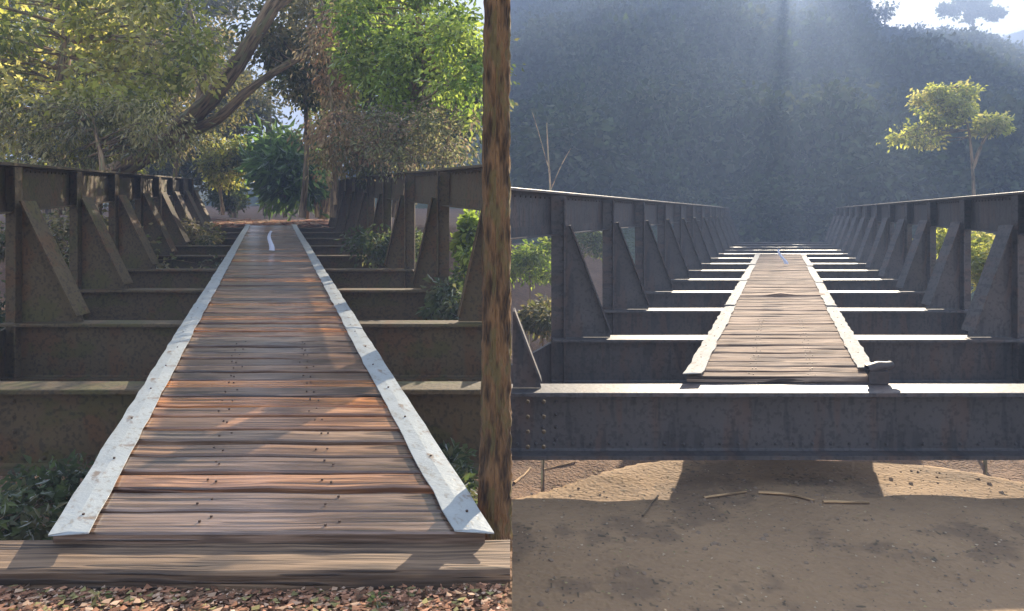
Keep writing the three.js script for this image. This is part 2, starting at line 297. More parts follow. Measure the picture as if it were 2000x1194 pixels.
function walkway(fr, o) {
  const root = thing('plank_walkway', o.label, 'walkway', fr.P(o.s0, 0, o.v).toArray()), org = root.position, r = rng(o.seed);
  const P = (s, u, v) => fr.P(s, u, v).sub(org);
  const variants = [];
  const make = (half, width, bend) => {
    const rows = [], th = 0.036, a0 = (r() - 0.5) * 0.02;
    const N = 6;
    for (let k = 0; k <= N; k++) {
      const t = k / N * 2 - 1, u = t * half + (Math.abs(t) === 1 ? (r() - 0.5) * 0.02 : 0), j = (r() - 0.5) * o.wobble, j2 = (r() - 0.5) * o.wobble, y = (r() - 0.5) * 0.005 + bend * Math.max(0, 1 - t * t * 7) + a0 * t * 0.3, c = 0.005;
      const pr = [[-width / 2 + j, -th], [-width / 2 + j, -c], [-width / 2 + c + j, 0], [width / 2 - c + j2, 0], [width / 2 + j2, -c], [width / 2 + j2, -th]];
      rows.push(pr.map(([s, h]) => V(fr.dx * s + u, h + y + fr.dy * s, -s)));
    }
    return loft(rows, [r() * 5, r() * 5]);
  };
  for (let k = 0; k < 10; k++) variants.push(make(o.half - 0.012, o.pitch - o.gap * (0.35 + 1.5 * r() * r()), 0));
  let i = 0;
  for (let s = o.s0 + o.pitch / 2; s < o.s1; s += o.pitch, i++) {
    const odd = o.bent && Math.abs(s - o.bent) < o.pitch / 2;
    const p = part(root, 'plank', odd ? make(o.half - 0.06, o.pitch * 1.1, 0.022) : variants[Math.floor(r() * 10)], o.mats[Math.floor(r() * o.mats.length)]);
    p.position.copy(P(s + (r() - 0.5) * o.gap * 0.5, (r() - 0.5) * 0.02, o.v + (r() - 0.5) * 0.008 + (odd ? 0.015 : 0)));
    p.rotation.y = (r() - 0.5) * o.turn;
    if (s < o.s0 + 2.4) for (const u of [-0.2, -0.17, 0.175, 0.205]) { const k = part(p, 'nail', nailGeo, M.nail); k.position.set(u + (r() - 0.5) * 0.02, 0.0025, (r() - 0.5) * 0.06); }
  }
  for (const u of [-0.185, 0.19]) part(root, 'stringer', prism(rect(-0.035, 0.035, -0.09, -0.043, 0.004), P(o.s0 + 0.02, u, 0 + o.v), P(o.s1, u, o.v), X, Y, [r(), r()]), M.stringer);
  for (const side of [-1, 1]) {
    let s = o.s0 + (side < 0 ? o.trimL : o.trimR);
    let k = 0;
    while (s < o.s1 - 0.2) {
      const len = Math.min(2.6 + r() * 0.8, o.s1 - s + 0.05), rows = [], N = Math.max(4, Math.round(len / 0.12)), skew = (r() - 0.5) * o.sway;
      for (let q = 0; q <= N; q++) {
        const t = q / N, ss = s + len * t, w = o.strip * (1 + (r() - 0.5) * o.ragged), ctr = side * (o.half - o.strip / 2) + skew * (t - 0.5) + (r() - 0.5) * o.ragged * 0.06, h = 0.009 + (k % 2) * 0.003 + (r() - 0.5) * 0.004 + (q === 0 ? o.curl : 0);
        const edge = q === 0 ? 0.014 * side : 0;
        rows.push([[-w / 2, 0], [w / 2, 0], [w / 2, 0.004], [0, 0.006 + r() * 0.002], [-w / 2, 0.004]].map(([a, b]) => P(ss - (a * side > 0 ? edge * side : 0), ctr + a, o.v + h + b)));
      }
      const band = part(root, 'edge_strip', loft(rows, [r(), r()]), o.sheet);
      if (s < o.s0 + 4) for (let g = 0.1; g < len; g += 0.42) { const n = part(band, 'screw', nailGeo, M.nail); n.position.copy(P(s + g, side * (o.half - o.strip / 2) + (r() - 0.5) * 0.03, o.v + 0.018)); }
      s += len - 0.06; k++;
    }
  }
  return [root, P, r];
}

const leftBridge = girderBridge(LEFT, { label: 'rusty moss-stained girder bridge with open cross beams running into the forest', seed: 11, first: 3.58, step: 1.66, n: 9, uL: -1.88, uR: 1.66, uL0: -1.95, uR0: 1.18, beamV: -1.0, depth: 0.42, flange: 0.18, topV: 0.16, plate: 0.36, foot: 1.37, shift: 0, s0L: 3.2, s0R: 5.52, lip: 0.09, lipIn: 0, mat: M.mossy });
const rightBridge = girderBridge(RIGHT, { label: 'dark steel girder bridge with sunlit beam tops below the hazy hillside', seed: 21, first: 4.28, step: 1.74, n: 13, uL: -1.87, uR: 2.0, uL0: -1.62, uR0: 2.6, beamV: -1.05, depth: 0.39, flange: 0.23, topV: 0.17, plate: 0.36, foot: 1.5, shift: 0.07, s0L: 4.93, s0R: 3.3, lip: 0.09, lipIn: 0, mat: M.steel });

const [leftWalk, LP] = walkway(LEFT, { label: 'brown plank walkway between two pale metal edge strips, leading into the forest', seed: 31, s0: 1.95, s1: 17, half: 0.6, v: -0.95, pitch: 0.142, gap: 0.03, wobble: 0.008, turn: 0.012, mats: M.planksLeft, strip: 0.108, trimL: -0.02, trimR: 0.0, sway: 0.02, ragged: 0.1, curl: 0, sheet: M.sheetLeft });
const [rightWalk, RP] = walkway(RIGHT, { label: 'weathered grey plank walkway with ragged pale edge strips on the dark bridge', seed: 41, s0: 4.41, s1: 17.2, half: 0.6, v: -1.012, pitch: 0.15, gap: 0.03, wobble: 0.022, turn: 0.03, mats: M.planksRight, strip: 0.115, trimL: 0.0, trimR: 0.16, sway: 0.07, ragged: 0.22, curl: 0.012, sheet: M.sheetRight, bent: 8.75 });
{ // rolled steel clamp at the near right corner of the right walkway
  const P = (s, u, v) => RP(s, u, v), g = mergeGeometries([
    prism(rect(-0.06, 0.06, -0.045, 0.03, 0.008), P(4.36, 0.6, -1.0), P(4.52, 0.6, -1.0), X, Y),
    prism(rect(-0.09, 0.05, 0.032, 0.042), P(4.39, 0.62, -1.0), P(4.55, 0.62, -1.0), X, Y),
    tube([P(4.4, 0.53, -0.965), P(4.41, 0.6, -0.95), P(4.43, 0.66, -0.95), P(4.46, 0.69, -0.945)], [0.03, 0.032, 0.028, 0.02], 10, 3, 0.1),
  ].map((q) => { const k = q.index ? q.toNonIndexed() : q; return k; }));
  part(rightWalk, 'corner_clamp', g, M.bracket, { label: 'dark steel clamp on the near right corner' });
}
// ------------------------------------------------------------------ ground
const hn = (x, z, f, s) => fbm(x * f / 64 + 100, z * f / 64 + 100, 64, 64, s, 4) - 0.5;
function groundRight(x, z) {
  const s = -z, across = x - 0.375 * 4.4;
  const crest = 4.62 - 0.28 * sm(0.6, 1.7, Math.abs(across - 0.05)) * 2.2 * Math.min(1.3, Math.abs(across - 0.05) / 1.7);
  let y = 0.02 * hn(x, z, 3, 71) + 0.05 * hn(x, z, 0.8, 73);
  const ravine = -1.9 + 0.6 * hn(x, z, 0.4, 74) + 1.35 * sm(3.2, 9, Math.abs(x - 0.375 * s));
  y += (ravine - y) * sm(crest, crest + 0.6, s);
  y += (ridge(x, z) - ravine + 0.8) * rise(s);
  return y;
}
const FAR = 160;                         // metres to the ridge
const rise = (s) => { const t = (s - 24) / (FAR - 24); return t <= 0 ? 0 : t * t / (t + 0.08) / (1 / 1.08) * (t < 1 ? 1 : 1 / t); };
function ridge(x, z) {
  const k = [[-150, 3], [-60, 4], [-28, 5], [-8, 18], [2, 27], [20, 30], [34.5, 30], [36, 28], [37.6, 28], [38.6, 25], [42.2, 25], [43.8, 29.5], [51, 21.5], [58, 21.5], [64, 21.5], [70, 19], [85, 15], [140, 12], [200, 10]];  // narrow dips in the crest are added so sun rays reach the haze
  const xx = x * 100 / Math.max(40, Math.min(FAR, -z));
  let i = 0; while (i < k.length - 2 && xx > k[i + 1][0]) i++;
  return (k[i][1] + (k[i + 1][1] - k[i][1]) * sm(k[i][0], k[i + 1][0], xx)) * FAR / 100 + 2 * hn(x, z, 0.08, 81);
}
function groundLeft(x, z) {
  const s = -z;
  let y = 0.638 + 0.03 * hn(x, z, 2, 91);
  const rav = -0.7 + 0.5 * hn(x, z, 0.5, 92) + 1.2 * sm(2.6, 8, Math.abs(x + 0.336 * s));
  y += (rav - y) * sm(2.0, 2.7, s);
  y += (1.28 + 0.02 * (s - 17) + 0.1 * hn(x, z, 0.6, 93) - y) * sm(15.6, 17.2, s);
  return y;
}
function sheet(xs, zs, f, down) {
  const nx = xs.length, nz = zs.length, pos = [], uv = [], idx = [];
  for (let j = 0; j < nz; j++) for (let i = 0; i < nx; i++) { pos.push(xs[i], f(xs[i], zs[j]), zs[j]); uv.push(xs[i], zs[j]); }
  for (let j = 0; j + 1 < nz; j++) for (let i = 0; i + 1 < nx; i++) { const a = j * nx + i; idx.push(a, a + 1, a + nx, a + 1, a + nx + 1, a + nx); }
  const g = new THREE.BufferGeometry(); g.setAttribute('position', new THREE.Float32BufferAttribute(pos, 3)); g.setAttribute('uv', new THREE.Float32BufferAttribute(uv, 2)); g.setIndex(idx); g.computeVertexNormals(); return g;
}
const span = (a, b, n) => Array.from({ length: n + 1 }, (_, i) => a + (b - a) * i / n);
part(scene, 'ground', sheet(span(0, 12, 150), [...span(6, -2.2, 20), ...span(-2.25, -4.8, 70)], groundRight), M.dirt, { kind: 'structure', label: 'bare brown earth under and in front of the right bridge' });
part(scene, 'gully', sheet(span(0, 12, 100), [...span(-4.8, -9, 70), ...span(-9.2, -30, 80)], groundRight), M.gully, { kind: 'structure' });
part(scene, 'forest_floor', sheet([...span(-30, -8, 30), ...span(-7.9, 0, 100)], [...span(6, -1, 16), ...span(-1.05, -3, 60), ...span(-3.1, -20, 80), ...span(-20.3, -60, 60)], groundLeft), M.floor, { kind: 'structure' });
part(scene, 'hillside', sheet([...span(-150, -31, 30), ...span(-30, 160, 150), ...span(161, 240, 20)], span(-28, -200, 90), (x, z) => groundRight(x, z) - (x < 0 ? 2.5 * sm(60, 20, -z) : 0) - 15 * sm(166, 200, -z) - 0.25 * sm(30, 28, -z)), M.hill, { kind: 'structure' });
part(scene, 'side_ground', sheet([...span(12, 110, 60)], span(8, -28, 40), (x, z) => groundRight(x, z)), M.hill, { kind: 'structure' });
part(scene, 'far_hill', sheet(span(110, 270, 40), span(-215, -300, 16), (x, z) => 66 * Math.exp(-(((x - 190) / 60) ** 2)) * sm(215, 255, -z) * (1 - 0.5 * sm(262, 300, -z)) + 3 * hn(x, z, 0.1, 5) + 2), M.hill, { kind: 'structure' });
{ // the step between the raised forest bank and the lower yard
  const q = new Quads(), zz = span(6, -4.2, 60);
  for (let i = 0; i + 1 < zz.length; i++) { const a = zz[i], b = zz[i + 1]; q.quad(V(0, groundLeft(0, a), a), V(0, groundLeft(0, b), b), V(0.001, groundRight(0, b) - 0.4, b), V(0.001, groundRight(0, a) - 0.4, a), [a, 0.6], [b, 0.6], [b, -0.4], [a, -0.4]); }
  part(scene, 'earth_bank', q.done(), M.dirt, { kind: 'structure' });
}
// ------------------------------------------------------------------ trees and plants
function tree(name, label, category, base, trunks, clumps, o) {
  const root = thing(name, label, category, base, o.group), rel = ([x, y, z, k, n]) => [x - base[0], y - base[1], z - base[2], k, n], r = rng(o.seed);
  const nodes = [];
  trunks.forEach((t, i) => {
    const [p, rad] = smoothPath(t.map(rel), o.seg ?? 18);
    part(root, i ? 'limb' : 'trunk', tube(p, rad, o.sides ?? 10, o.seed + i, o.knob ?? 0.1), o.bark ?? M.bark);
    p.forEach((q, k) => { if (k > p.length * 0.35) nodes.push([q, rad[k]]); });
  });
  const cl = clumps.map(rel);
  if (o.twigs !== false) {
    const gs = [];
    for (const c of cl) {
      const e = V(c[0], c[1], c[2]); let best = nodes[0], bd = 1e9;
      for (const n of nodes) { const d = n[0].distanceTo(e); if (d < bd) { bd = d; best = n; } }
      if (bd > (o.reach ?? 4)) continue;
      const mid = best[0].clone().lerp(e, 0.5).add(V((r() - 0.5) * bd * 0.2, (r() - 0.2) * bd * 0.15, (r() - 0.5) * bd * 0.2)), k = Math.min(best[1] * 0.5, 0.012 + bd * 0.01);
      const [p, rad] = smoothPath([[...best[0].toArray(), k], [...mid.toArray(), k * 0.6], [...e.toArray(), k * 0.25]], 5);
      gs.push(tube(p, rad, 5, 3, 0.05));
    }
    if (gs.length > 12) part(root, 'branches', mergeGeometries(gs), o.bark ?? M.bark, { kind: 'stuff' });
    else for (const g of gs) part(root, 'branch', g, o.bark ?? M.bark);
  }
  if (cl.length) part(root, 'crown', leaves(cl, o), o.leafMat ?? M.leaf);
  return root;
}
function cloud(n, c, rad, R, count, seed, hollow = 0) {   // n clumps in an ellipsoid
  const r = rng(seed), out = [];
  while (out.length < n) {
    const p = [r() * 2 - 1, r() * 2 - 1, r() * 2 - 1], l = Math.hypot(...p);
    if (l > 1 || l < hollow * r()) continue;
    out.push([c[0] + p[0] * rad[0], c[1] + p[1] * rad[1], c[2] + p[2] * rad[2], R * (0.6 + 0.8 * r()), Math.round(count * (0.5 + r()))]);
  }
  return out;
}
const YG = [[0.52, 0.52, 0.09], [0.4, 0.42, 0.07], [0.55, 0.5, 0.15], [0.22, 0.25, 0.04]], OL = [[0.2, 0.18, 0.06], [0.28, 0.23, 0.1], [0.12, 0.13, 0.04]], GR = [[0.28, 0.38, 0.05], [0.2, 0.3, 0.04], [0.36, 0.43, 0.08], [0.12, 0.17, 0.03]], DG = [[0.07, 0.1, 0.03], [0.11, 0.14, 0.04], [0.15, 0.15, 0.06]], DRY = [[0.46, 0.28, 0.16], [0.36, 0.25, 0.13], [0.5, 0.37, 0.19], [0.3, 0.24, 0.1]];

// slim trunk at the edge of the wood, beside the near end of the left walkway
{
  const b = at(968, 1100, 2.3);
  tree('slim_tree', 'slim brown tree trunk standing beside the near right end of the brown plank walkway', 'tree', [b[0], -0.3, b[2]],
    [[[b[0] - 0.006, -0.3, b[2], 0.064], [b[0] - 0.004, 0.5, b[2], 0.056], [b[0] + 0.002, 1.1, b[2], 0.047], [b[0] + 0.002, 1.9, b[2], 0.043], [b[0] + 0.0, 2.6, b[2], 0.042], [b[0] - 0.15, 4.6, b[2] - 0.3, 0.03]]],
    cloud(22, [-1.1, 4.5, -4.0], [1.0, 0.9, 2.2], 0.35, 110, 51), { seed: 61, colors: GR, size: 0.1, sides: 26, seg: 150, knob: 0.085, reach: 3, bark: M.slimBark });
}
// big leaning tree: its limbs cross the picture, its unseen overhanging crown is added to shade the deck
tree('leaning_tree', 'dark leaning tree whose forked trunk slants across the forest above the left railing', 'tree', at(215, 340, 12.5),
  [[[...at(215, 345, 12.5), 0.2], [...at(300, 290, 12.3), 0.17], [...at(390, 215, 12), 0.145], [...at(460, 130, 11.8), 0.13], [...at(530, 15, 11.5), 0.12], [...at(640, -170, 11.5), 0.11]],
    [[...at(330, 270, 12.2), 0.12], [...at(420, 235, 12), 0.085], [...at(500, 165, 12), 0.07], [...at(590, 110, 12.5), 0.06], [...at(690, 60, 13), 0.03]],
    [[...at(390, 215, 12), 0.1], [...at(400, 120, 12.3), 0.07], [...at(370, 20, 12.6), 0.05], [...at(350, -100, 13), 0.03]],
    [[...at(530, 15, 11.5), 0.11], [...at(800, -180, 12), 0.09], [...at(1100, -200, 13.5), 0.06], [...at(1250, -190, 15), 0.03]]],
  [...cloud(14, at(700, -240, 12), [2.0, 0.6, 2.5], 0.4, 110, 71), ...cloud(24, [2.6, 7.8, -15.5], [3.0, 0.8, 2.4], 0.4, 120, 72), ...cloud(16, at(560, 60, 12.5), [1.0, 0.5, 0.8], 0.3, 90, 73)], { seed: 74, colors: OL, size: 0.12, bark: M.darkBark, reach: 3.2, seg: 30, knob: 0.12 });
// bright mass on the left
tree('broadleaf_tree', 'bright yellow-green leafy tree filling the top left above the left railing', 'tree', at(120, 420, 11),
  [[[...at(120, 420, 11), 0.14], [...at(110, 250, 11), 0.11], [...at(130, 80, 11), 0.08], [...at(140, -100, 11), 0.04]]],
  [...cloud(74, at(160, 50, 10.6), [2.0, 1.9, 0.8], 0.27, 120, 81), ...cloud(24, at(-120, 100, 10), [1.2, 1.8, 0.8], 0.27, 110, 83)], { seed: 82, colors: YG, size: 0.11, reach: 2.5 });
tree('hanging_shrub', 'olive and tan hanging foliage just above the left railing', 'shrub', at(190, 420, 9.6),
  [[[...at(190, 420, 9.6), 0.05], [...at(200, 330, 9.6), 0.04], [...at(180, 230, 9.7), 0.02]]],
  cloud(48, at(150, 255, 9.8), [1.5, 0.5, 0.4], 0.22, 90, 85), { seed: 86, colors: [[0.42, 0.36, 0.15], [0.34, 0.32, 0.1], [0.5, 0.44, 0.2], [0.2, 0.2, 0.07]], size: 0.08, droop: 0.9, wide: 0.3 });
// right mass
tree('broadleaf_tree', 'fresh green leafy tree at the top beside the slim brown trunk', 'tree', at(820, 400, 10),
  [[[...at(800, 400, 10), 0.1], [...at(805, 250, 10), 0.08], [...at(815, 100, 10), 0.06], [...at(820, -60, 10), 0.03]]],
  [...cloud(58, at(800, 60, 9.8), [1.0, 1.15, 0.6], 0.22, 120, 91), ...cloud(20, at(900, 150, 8.6), [0.33, 0.8, 0.5], 0.17, 100, 93)], { seed: 92, colors: GR, size: 0.085, reach: 2 });
tree('twiggy_shrub', 'grey-green twiggy shrub behind the right railing of the left bridge', 'shrub', at(800, 400, 9),
  [[[...at(790, 400, 9), 0.04], [...at(800, 330, 9), 0.03], [...at(810, 250, 9), 0.015]], [[...at(860, 400, 9), 0.03], [...at(870, 300, 8.9), 0.02], [...at(880, 240, 8.8), 0.01]]],
  cloud(50, at(810, 270, 8.9), [0.95, 0.45, 0.4], 0.18, 80, 95), { seed: 96, colors: [[0.22, 0.23, 0.09], [0.15, 0.17, 0.07], [0.32, 0.31, 0.14], [0.3, 0.23, 0.14]], size: 0.06, wide: 0.4 });
tree('dry_vine', 'brown withered creeper hanging in front of the right-hand trees', 'vine', at(650, 400, 11),
  [[[...at(655, 400, 11), 0.03], [...at(650, 250, 11), 0.025], [...at(640, 100, 11), 0.02], [...at(620, -60, 11), 0.015]]],
  [...cloud(34, at(655, 180, 11), [0.42, 1.45, 0.4], 0.2, 75, 97), ...cloud(16, at(690, 270, 10.6), [0.5, 0.35, 0.3], 0.18, 75, 98)], { seed: 99, colors: DRY, size: 0.08, wide: 0.35, droop: 1, leafMat: M.dryLeaf });
// tan stems past the far end of the bridge
tree('pale_stem_tree', 'pale tan tree with several thin stems at the far right end of the left walkway', 'tree', at(632, 425, 18.5),
  [[[...at(632, 428, 18.5), 0.14], [...at(638, 350, 18.5), 0.11], [...at(630, 270, 18.6), 0.1], [...at(640, 160, 18.6), 0.07], [...at(650, 20, 18.8), 0.04]],
    [[...at(620, 425, 18.3), 0.07], [...at(612, 330, 18.4), 0.06], [...at(606, 240, 18.5), 0.05], [...at(590, 120, 18.6), 0.03]],
    [[...at(600, 428, 18.6), 0.05], [...at(603, 350, 18.6), 0.045], [...at(622, 260, 18.6), 0.04], [...at(660, 150, 18.6), 0.02]],
    [[...at(645, 415, 18.2), 0.06], [...at(650, 345, 18.3), 0.05], [...at(676, 280, 18.3), 0.03], [...at(700, 220, 18.4), 0.02]]],
  [...cloud(40, at(640, 120, 18.7), [1.1, 2.0, 0.8], 0.35, 90, 101)], { seed: 102, colors: [[0.3, 0.26, 0.09], [0.4, 0.3, 0.14], [0.2, 0.2, 0.06]], size: 0.12, bark: M.paleBark, sides: 9 });
// bushes at the end of the bridge
tree('bright_bush', 'sunlit yellow-green bush at the far left end of the left walkway', 'bush', at(430, 410, 19),
  [[[...at(435, 420, 19), 0.05], [...at(430, 360, 19), 0.04], [...at(440, 300, 19), 0.02]]],
  [...cloud(44, at(450, 312, 19), [0.85, 0.62, 0.4], 0.22, 90, 111)], { seed: 113, colors: YG, size: 0.12 });
tree('palm_bush', 'green strap-leaved bush in the middle beyond the far end of the left walkway', 'bush', at(560, 420, 18.2),
  [[[...at(556, 425, 18.2), 0.05], [...at(555, 370, 18.2), 0.04], [...at(560, 310, 18.2), 0.02]]],
  [...cloud(40, at(560, 325, 18.2), [0.75, 0.85, 0.6], 0.3, 70, 115)], { seed: 116, colors: [[0.16, 0.27, 0.06], [0.12, 0.2, 0.05], [0.22, 0.34, 0.09]], size: 0.34, wide: 0.22, droop: 0.2 });
tree('dark_thicket', 'dark thicket low down at the far left end of the left walkway', 'bush', at(448, 415, 20),
  [[[...at(448, 420, 20), 0.04], [...at(448, 390, 20), 0.03], [...at(446, 365, 20), 0.02]]],
  cloud(30, at(448, 384, 20), [0.32, 0.36, 0.5], 0.18, 150, 118), { seed: 119, colors: DG, size: 0.1 });
// trees behind, closing the tunnel
[[300, 60, 24, 2.6, 3.4, OL, 121, 120], [650, 40, 14, 1.2, 1.9, OL, 122, 60], [90, 140, 22, 3.8, 3.6, OL, 123, 150], [840, 170, 12.5, 1.1, 1.4, DG, 124, 75], [520, -60, 27, 3.4, 2.2, OL, 125, 80], [745, 290, 13, 0.85, 0.6, OL, 126, 36], [455, 200, 23, 1.1, 0.9, OL, 128, 40], [590, 140, 15, 0.55, 0.75, DG, 129, 22], [280, 330, 23, 2.2, 1.4, OL, 127, 60], [110, 190, 16.5, 2.6, 2.8, YG, 161, 90], [335, 170, 17.5, 1.7, 2.0, OL, 162, 70], [770, 120, 15.5, 1.9, 2.4, GR, 163, 90]].forEach(([px, py, z, rx, ry, pal, seed, n], i) => {
  const c = at(px, py, z), b = at(px, 425, z);
  tree('woodland_tree', ['olive tree behind the leaning trunk, left of the sky gap', 'olive tree at the top behind the brown creeper', 'olive-green tree far back at the left edge', 'dark green tree deep behind the fresh green tree', 'dark tree crown at the top middle, over the end of the walkway', 'dark low tree behind the pale stems', 'small olive tree between the limbs of the leaning trunk', 'dark green tree just right of the sky gap above the walkway end', 'olive low tree behind the left railing, left of the bright bush', 'yellow-green tree standing behind the bright leafy tree at the top left', 'olive tree directly behind the fork of the leaning trunk', 'green tree filling the gap behind the fresh green tree and the brown creeper'][i], 'tree', b,
    [[[...b, z < 18 ? 0.07 : 0.13], [c[0] + 0.1, (b[1] + c[1]) / 2, c[2], z < 18 ? 0.055 : 0.1], [c[0], c[1] + ry * 0.6, c[2], 0.03]]],
    cloud(n, c, [rx, ry, z < 18 ? 0.7 : 1.4], z < 18 ? 0.3 : 0.5, 130, seed), { seed: seed + 50, colors: pal, size: z < 18 ? 0.1 : 0.16, reach: 3.5, bark: M.darkBark });
});
// undergrowth in the gully of the left bridge
[[60, 620, 8.2, 1.2, 0.55, DG, 131], [250, 520, 9.5, 1.3, 0.5, OL, 132], [920, 500, 7.4, 0.13, 0.5, GR, 133], [760, 480, 9.6, 0.5, 0.2, DG, 134], [50, 1000, 2.9, 0.22, 0.1, DG, 135], [330, 470, 13, 1.0, 0.3, OL, 136], [890, 600, 6.6, 0.2, 0.2, DG, 137], [885, 960, 3.2, 0.08, 0.1, DG, 138], [110, 470, 8.6, 0.8, 0.42, OL, 139]].forEach(([px, py, z, rx, ry, pal, seed], i) => {
  const c = at(px, py, z), b = [c[0], groundLeft(c[0], -z) - 0.05, -z];
  tree('undergrowth_plant', ['dark leafy plant in the gully outside the left railing', 'olive leafy plant in the gully seen between the left posts', 'fresh green climbing plant between the right railing and the slim trunk', 'dark plant in the gully seen through the right railing', 'dark low plant at the bottom left under the nearest beam', 'olive plant outside the far part of the left railing', 'dark plant at the foot of the right railing near the slim trunk', 'dark low plant under the right side of the brown walkway', 'olive plant between the two nearest left posts of the forest bridge'][i], 'plant', b,
    [[[...b, 0.02], [c[0], (b[1] + c[1]) / 2, c[2], 0.016], [...c, 0.008]]],
    cloud(26, c, [rx, ry, 0.4], Math.min(0.17, 0.12 * rx + 0.05), 80, seed), { seed: seed + 60, colors: pal, size: z < 4 ? 0.045 : 0.075, reach: 2, sides: 6 });
});

[[1035, 510, 12, 0.7, 0.35, GR, 141, 26], [1130, 470, 16, 0.9, 0.4, DG, 142, 26], [1925, 520, 8.5, 0.22, 0.3, YG, 143, 18], [1885, 470, 11, 0.5, 0.3, YG, 144, 20], [1060, 620, 8.2, 0.22, 0.14, OL, 145, 12]].forEach(([px, py, z, rx, ry, pal, seed, n], i) => {
  const c = at(px, py, z), b = [c[0], groundRight(c[0], -z) - 0.05, -z];
  tree('bank_shrub', ['green shrub on the bank seen through the left side of the dark bridge', 'dark shrub farther back behind the left posts of the dark bridge', 'yellow-green grassy shrub between the last two right posts of the dark bridge', 'yellow-green shrub farther behind the right posts of the dark bridge', 'small olive shrub low on the reddish bank left of the dark bridge'][i], 'shrub', b,
    [[[...b, 0.025], [c[0], (b[1] + c[1]) / 2, c[2], 0.018], [...c, 0.008]]], cloud(n, c, [rx, ry, 0.4], Math.min(0.2, 0.1 * rx + 0.08), 80, seed), { seed: seed + 60, colors: pal, size: 0.085, reach: 2, sides: 6 });
});
// ------------------------------------------------------------------ near left details
[[190, 1184], [735, 1184]].forEach(([px, py], i) => {
  const z = 1.74 - i * 0.02, x = (px - 1000) / 1400 * z, b = [x, groundLeft(x, -z), -z];
  tree('green_sprout', ['green sprout in the fallen leaves at the bottom left', 'green sprout in the fallen leaves toward the slim trunk'][i], 'sprout', b, [[[...b, 0.002], [x + 0.003, b[1] + 0.02, -z, 0.0015], [x, b[1] + 0.035, -z, 0.001]]], [[x, b[1] + 0.03, -z, 0.012, 12]], { seed: 500 + i, colors: DG, size: 0.024, sides: 5, seg: 4, twigs: false });
});
{
  const P = (s, u, v) => LEFT.P(s, u, v), t = thing('timber_sleeper', 'long weathered timber sleeper laid across the near end of the brown walkway', 'timber', [-1.1, P(1.9, 0, -1).y, -1.9]);
  const rows = [], r = rng(7);
  for (let k = 0; k <= 12; k++) {
    const x = -1.25 + 2.345 * k / 12, j = () => (r() - 0.5) * 0.006;
    rows.push([[-0.09, -0.16], [0.09, -0.16], [0.092, 0.004], [0.084, 0.013], [-0.08, 0.012], [-0.09, 0.0]].map(([z, y]) => V(x, y + 0.01 + j(), z + j())));
  }
  part(t, 'beam', loft(rows, [0.3, 0.2]), M.sleeper);
}
function litterLeaves(name, count, area, ground, size, colors, seed, extra) {
  const r = rng(seed), pos = [], col = [], idx = [];
  for (let i = 0; i < count; i++) {
    const [x, z] = area(r), y = ground(x, z) + 0.004 + r() * 0.02, l = size * (0.5 + r()), w = l * (0.2 + 0.25 * r()), a = r() * 6.283, c = Math.cos(a), s = Math.sin(a), col1 = colors[Math.floor(r() * colors.length)], k = 0.6 + 0.8 * r(), b = pos.length / 3;
    const tilt = (r() - 0.5) * 0.6, curl = 0.25 * r();
    for (const [p, q, h] of [[-0.5, 0, curl], [0, 1, 0.1], [0.5, 0, curl], [0, -1, 0]]) { pos.push(x + c * p * l - s * q * w, y + h * l * 0.5 + Math.abs(tilt * p * l), z + s * p * l + c * q * w); col.push(col1[0] * k, col1[1] * k, col1[2] * k); }
    idx.push(b, b + 1, b + 2, b, b + 2, b + 3);
  }
  const g = new THREE.BufferGeometry(); g.setAttribute('position', new THREE.Float32BufferAttribute(pos, 3)); g.setAttribute('color', new THREE.Float32BufferAttribute(col, 3)); g.setIndex(idx); g.computeVertexNormals();
  return part(scene, name, g, M.dryLeaf, { kind: 'stuff', ...extra });
}
litterLeaves('leaf_litter', 9000, (r) => [-1.6 + r() * 1.59, -1.3 - r() * 0.5], groundLeft, 0.02, [[0.46, 0.23, 0.13], [0.32, 0.15, 0.08], [0.55, 0.36, 0.23], [0.22, 0.11, 0.06], [0.3, 0.26, 0.1], [0.16, 0.09, 0.05]], 201, { label: 'reddish brown fallen leaves in front of the timber sleeper' });
litterLeaves('leaf_litter', 9000, (r) => [-1.6 + r() * 1.59, -1.3 - r() * 0.5], groundLeft, 0.011, [[0.55, 0.28, 0.17], [0.38, 0.2, 0.12], [0.6, 0.42, 0.3], [0.2, 0.11, 0.07]], 204, { label: 'fine reddish bark chips between the fallen leaves before the timber sleeper' });
litterLeaves('leaf_litter', 5000, (r) => [-8.5 + r() * 5, -16.8 - r() * 4], groundLeft, 0.14, [[0.42, 0.18, 0.08], [0.34, 0.14, 0.07], [0.4, 0.26, 0.14]], 202, { label: 'red-brown fallen leaves past the far end of the left walkway' });
litterLeaves('leaf_litter', 1800, (r) => [0.02 + r() * 4.2, -2.7 - r() * 2.1], groundRight, 0.013, [[0.16, 0.12, 0.09], [0.4, 0.32, 0.22], [0.1, 0.08, 0.06], [0.26, 0.22, 0.1]], 203, { label: 'small dry debris on the bare earth before the right bridge' });
